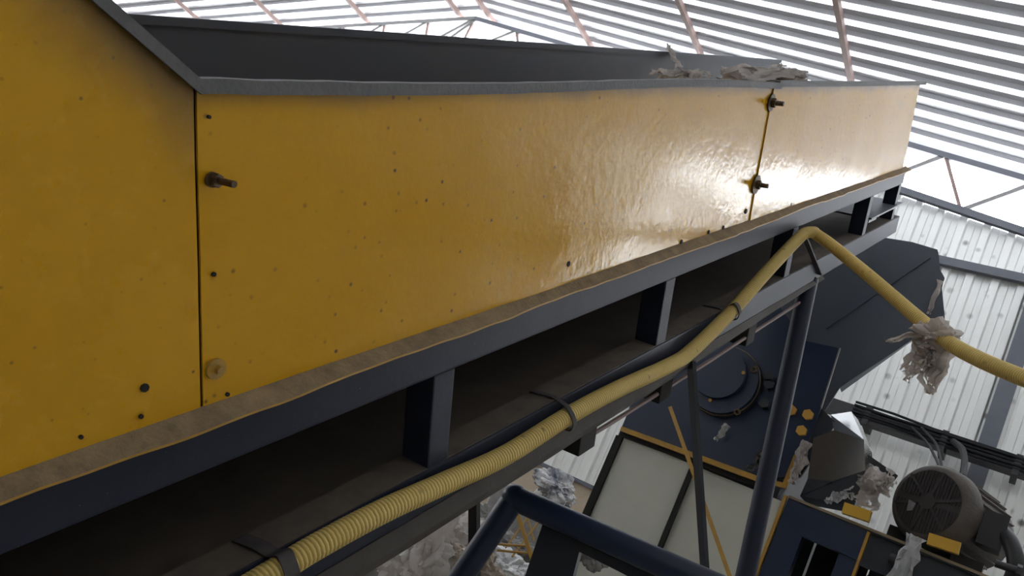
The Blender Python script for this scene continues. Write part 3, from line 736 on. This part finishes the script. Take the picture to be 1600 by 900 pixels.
# cable tray and cables on the end wall
ct = thing('cable_tray', 'black cable tray loaded with cables running along the end wall', 'cable tray', at(1310, 632, D-.45))
def tp(name, fn, m): return mpart(name, fn, m, ct, ct)
YT = D-.45
zt0 = at(1310, 632, YT).z
tp('tray_channel', lambda b: (box(b, (-2.2, YT-.02, zt0-.09), (1.5, YT, zt0+.05)), box(b, (-2.2, YT, zt0-.09), (1.5, YT+.25, zt0-.07))), M_BLKP)
for i in range(5):
    def cf(b, i=i): tube(b, [V(-1.7+.4*k, YT-.03-.01*(i % 2), zt0-.06+.035*i+.03*noise.noise(Vector((k*.6, i*3.1, 0)))) for k in range(9)], .014, 6)
    tp('cable', cf, M_CABLE)
for x in (-1.55, -.78, -.1): tp('tray_bracket', lambda b: box(b, (x-.03, YT-.04, zt0-.12), (x+.03, D+.0, zt0+.09)), M_BLKP)
for lab, pp, r in (('thin black cable drooping from the tray to the motor, left of two', [(1425, 668), (1447, 690), (1460, 712), (1468, 730)], .014), ('second thin black cable drooping from the tray to the motor', [(1440, 668), (1460, 690), (1468, 710), (1472, 730)], .014), ('thick grey cable dropping from the tray behind the motor', [(1490, 690), (1502, 700), (1507, 718), (1504, 745)], .035)):
    bm = bmesh.new(); n_ = len(pp)
    tube(bm, spline([at(u, v, YT-.05+(YM+.5-YT)*(i/(n_-1))) for i, (u, v) in enumerate(pp)], 6), [r*(1-.45*i/(6*(n_-1))) for i in range(6*(n_-1)+1)], 8)
    tag(obj('drop_cable', bm, M_CABLE), lab, 'cable')

# ------------------------------------------------------------------ blue tube stand under the conveyor
YS = 2.2
st = thing('tube_stand', 'dark blue tube stand with a round top rail standing under the conveyor', 'stand', (-1.1, YS, 0))
def sp(name, fn, m): return mpart(name, fn, m, st, st)
c0 = at(804, 778, YS); c1 = at(1090, 905, YS); dv = (c1-c0)
sp('top_rail', lambda b: tube(b, [c0, c0+dv*1.6], .036, 16), M_MACH)
bm = bmesh.new(); bmesh.ops.create_icosphere(bm, subdivisions=3, radius=.040); bm.transform(Matrix.Translation(c0-st.location)); obj('rail_elbow', bm, M_MACH, st, True)
d0 = at(722, 900, YS)-c0
sp('post', lambda b: tube(b, [c0, c0+d0*(c0.z/(-d0.z))], .036, 16), M_MACH)
e0 = c0+dv*1.6
sp('post', lambda b: tube(b, [e0, V(e0.x, e0.y, 0)], .036, 16), M_MACH)
sp('web_plate', lambda b: prism(b, [at(852, 806, YS+.03), at(1090, 912, YS+.03), at(1060, 940, YS+.03), at(905, 862, YS+.03), at(880, 960, YS+.03), at(800, 960, YS+.03)], (0, .02, 0)), M_MACHD)
sp('diagonal_brace', lambda b: bar(b, at(905, 838, YS+.1), at(840, 930, YS+.1), .03, .05, (1, 0, 0)), M_BLACK)
sp('upright_brace', lambda b: bar(b, at(741, 780, YS+.18), at(741, 960, YS+.18), .03, .026, (0, 1, 0)), M_BLACK)

# yellow wire cage behind it
YC = 3.6
wc = thing('wire_cage', 'yellow wire rod cage standing behind the blue tube stand', 'cage', (at(800, 850, YC).x, YC, 0))
def rod(u0, v0, u1, v1, y0, y1, r, name='rod'):
    mpart(name, lambda b: tube(b, [at(u0, v0, y0), at(u1, v1, y1)], r, 8), M_YEL2, wc, wc)
p0 = at(803, 785, YC); p1 = at(842, 905, YC); dq = p1-p0
mpart('corner_post', lambda b: bar(b, p0, p0+dq*(p0.z/(-dq.z)), .012, .017, (1, 0, 0)), M_YEL2, wc, wc)
rod(755, 849, 822, 853, YC, YC, .0055); rod(755, 858, 824, 864, YC, YC, .0055)
for q in ((820, 784, 775, 850), (838, 790, 790, 856), (850, 805, 800, 870)): rod(q[0], q[1], q[2], q[3], YC+.25, YC+.1, .0045)
rod(818, 782, 834, 845, YC+.5, YC+.5, .005); rod(725, 798, 729, 838, YC, YC, .008)
rod(830, 898, 960, 912, YC-.2, YC-.2, .010)
p0 = at(1047, 636, YM-.15); p1 = at(1140, 900, YM-.35); dq = p1-p0
bm = bmesh.new(); bar(bm, p0, p0+dq*(p0.z/(-dq.z)), .014, .024, (1, 0, 0)); tag(obj('yellow_rod', bm, M_YEL2), 'thin yellow bar leaning in front of the off white machine panels', 'bar')

# waste plastic heaps
def ground_heap(name, u, v, y, size, seed, m, lab):
    c = at(u, v, y); o = crumple(name, c, size, seed, m, 5, .42, 2.0); tag(o, lab, 'plastic waste'); return o
bm = bmesh.new(); bmesh.ops.create_icosphere(bm, subdivisions=5, radius=1)
for v in bm.verts:
    p = v.co; d = 1+.25*noise.noise(p*3)+.12*noise.noise(p*8); v.co = Vector((p.x*d*.95-2.75, p.y*d*.75+4.0, max(0, p.z*d*1.15)))
hp_ = obj('waste_heap', bm, M_FILMG, smooth=True); tag(hp_, 'broad grey heap of loose plastic waste below the conveyor', 'plastic waste'); hp_['kind'] = 'stuff'
ground_heap('plastic_sheet', 690, 850, 3.5, (.24, .22, .22), 3, M_FILM, 'large crumpled sheet of cloudy plastic on the heap left of the blue post')
ground_heap('plastic_sheet', 655, 880, 3.3, (.16, .15, .2), 8, M_FILM, 'greyish crumpled plastic sheet under the conveyor edge at lower left')
ground_heap('plastic_sheet', 740, 890, 3.4, (.13, .12, .10), 14, M_FILMB, 'beige crumpled plastic behind the foot of the blue post')
ground_heap('plastic_sheet', 745, 830, 4.2, (.11, .1, .12), 19, M_FILMG, 'dark grey plastic lump beside the upright black brace')
ground_heap('plastic_sheet', 800, 868, 4.4, (.20, .14, .10), 23, M_FILMG, 'grey plastic bundle inside the yellow wire cage')
ground_heap('plastic_sheet', 790, 888, 4.0, (.16, .12, .08), 29, M_FILMW, 'white plastic scrap low behind the yellow corner post')
bl = at(868, 768, 7.5); bm = bmesh.new(); box(bm, (bl.x-.5, 7.2, 0), (bl.x+.35, 7.9, bl.z-.12)); bevel(bm, .06, 3); bmesh.ops.subdivide_edges(bm, edges=bm.edges[:], cuts=5, use_grid_fill=True)
for v in bm.verts: v.co += Vector((noise.noise(v.co*6), noise.noise(v.co*6+Vector((9, 0, 0))), 0))*.03
tag(obj('waste_bale', bm, M_FILMG, smooth=True), 'tall grey bale of pressed plastic under the blue and white bundle by the wall', 'bale')
ground_heap('plastic_bundle', 868, 768, 7.5, (.22, .18, .17), 31, M_FILMC, 'blue and white plastic bundle against the stained wall')
ground_heap('plastic_sheet', 925, 860, 4.4, (.12, .1, .09), 37, M_FILMG, 'grey plastic lump below the blue top rail')
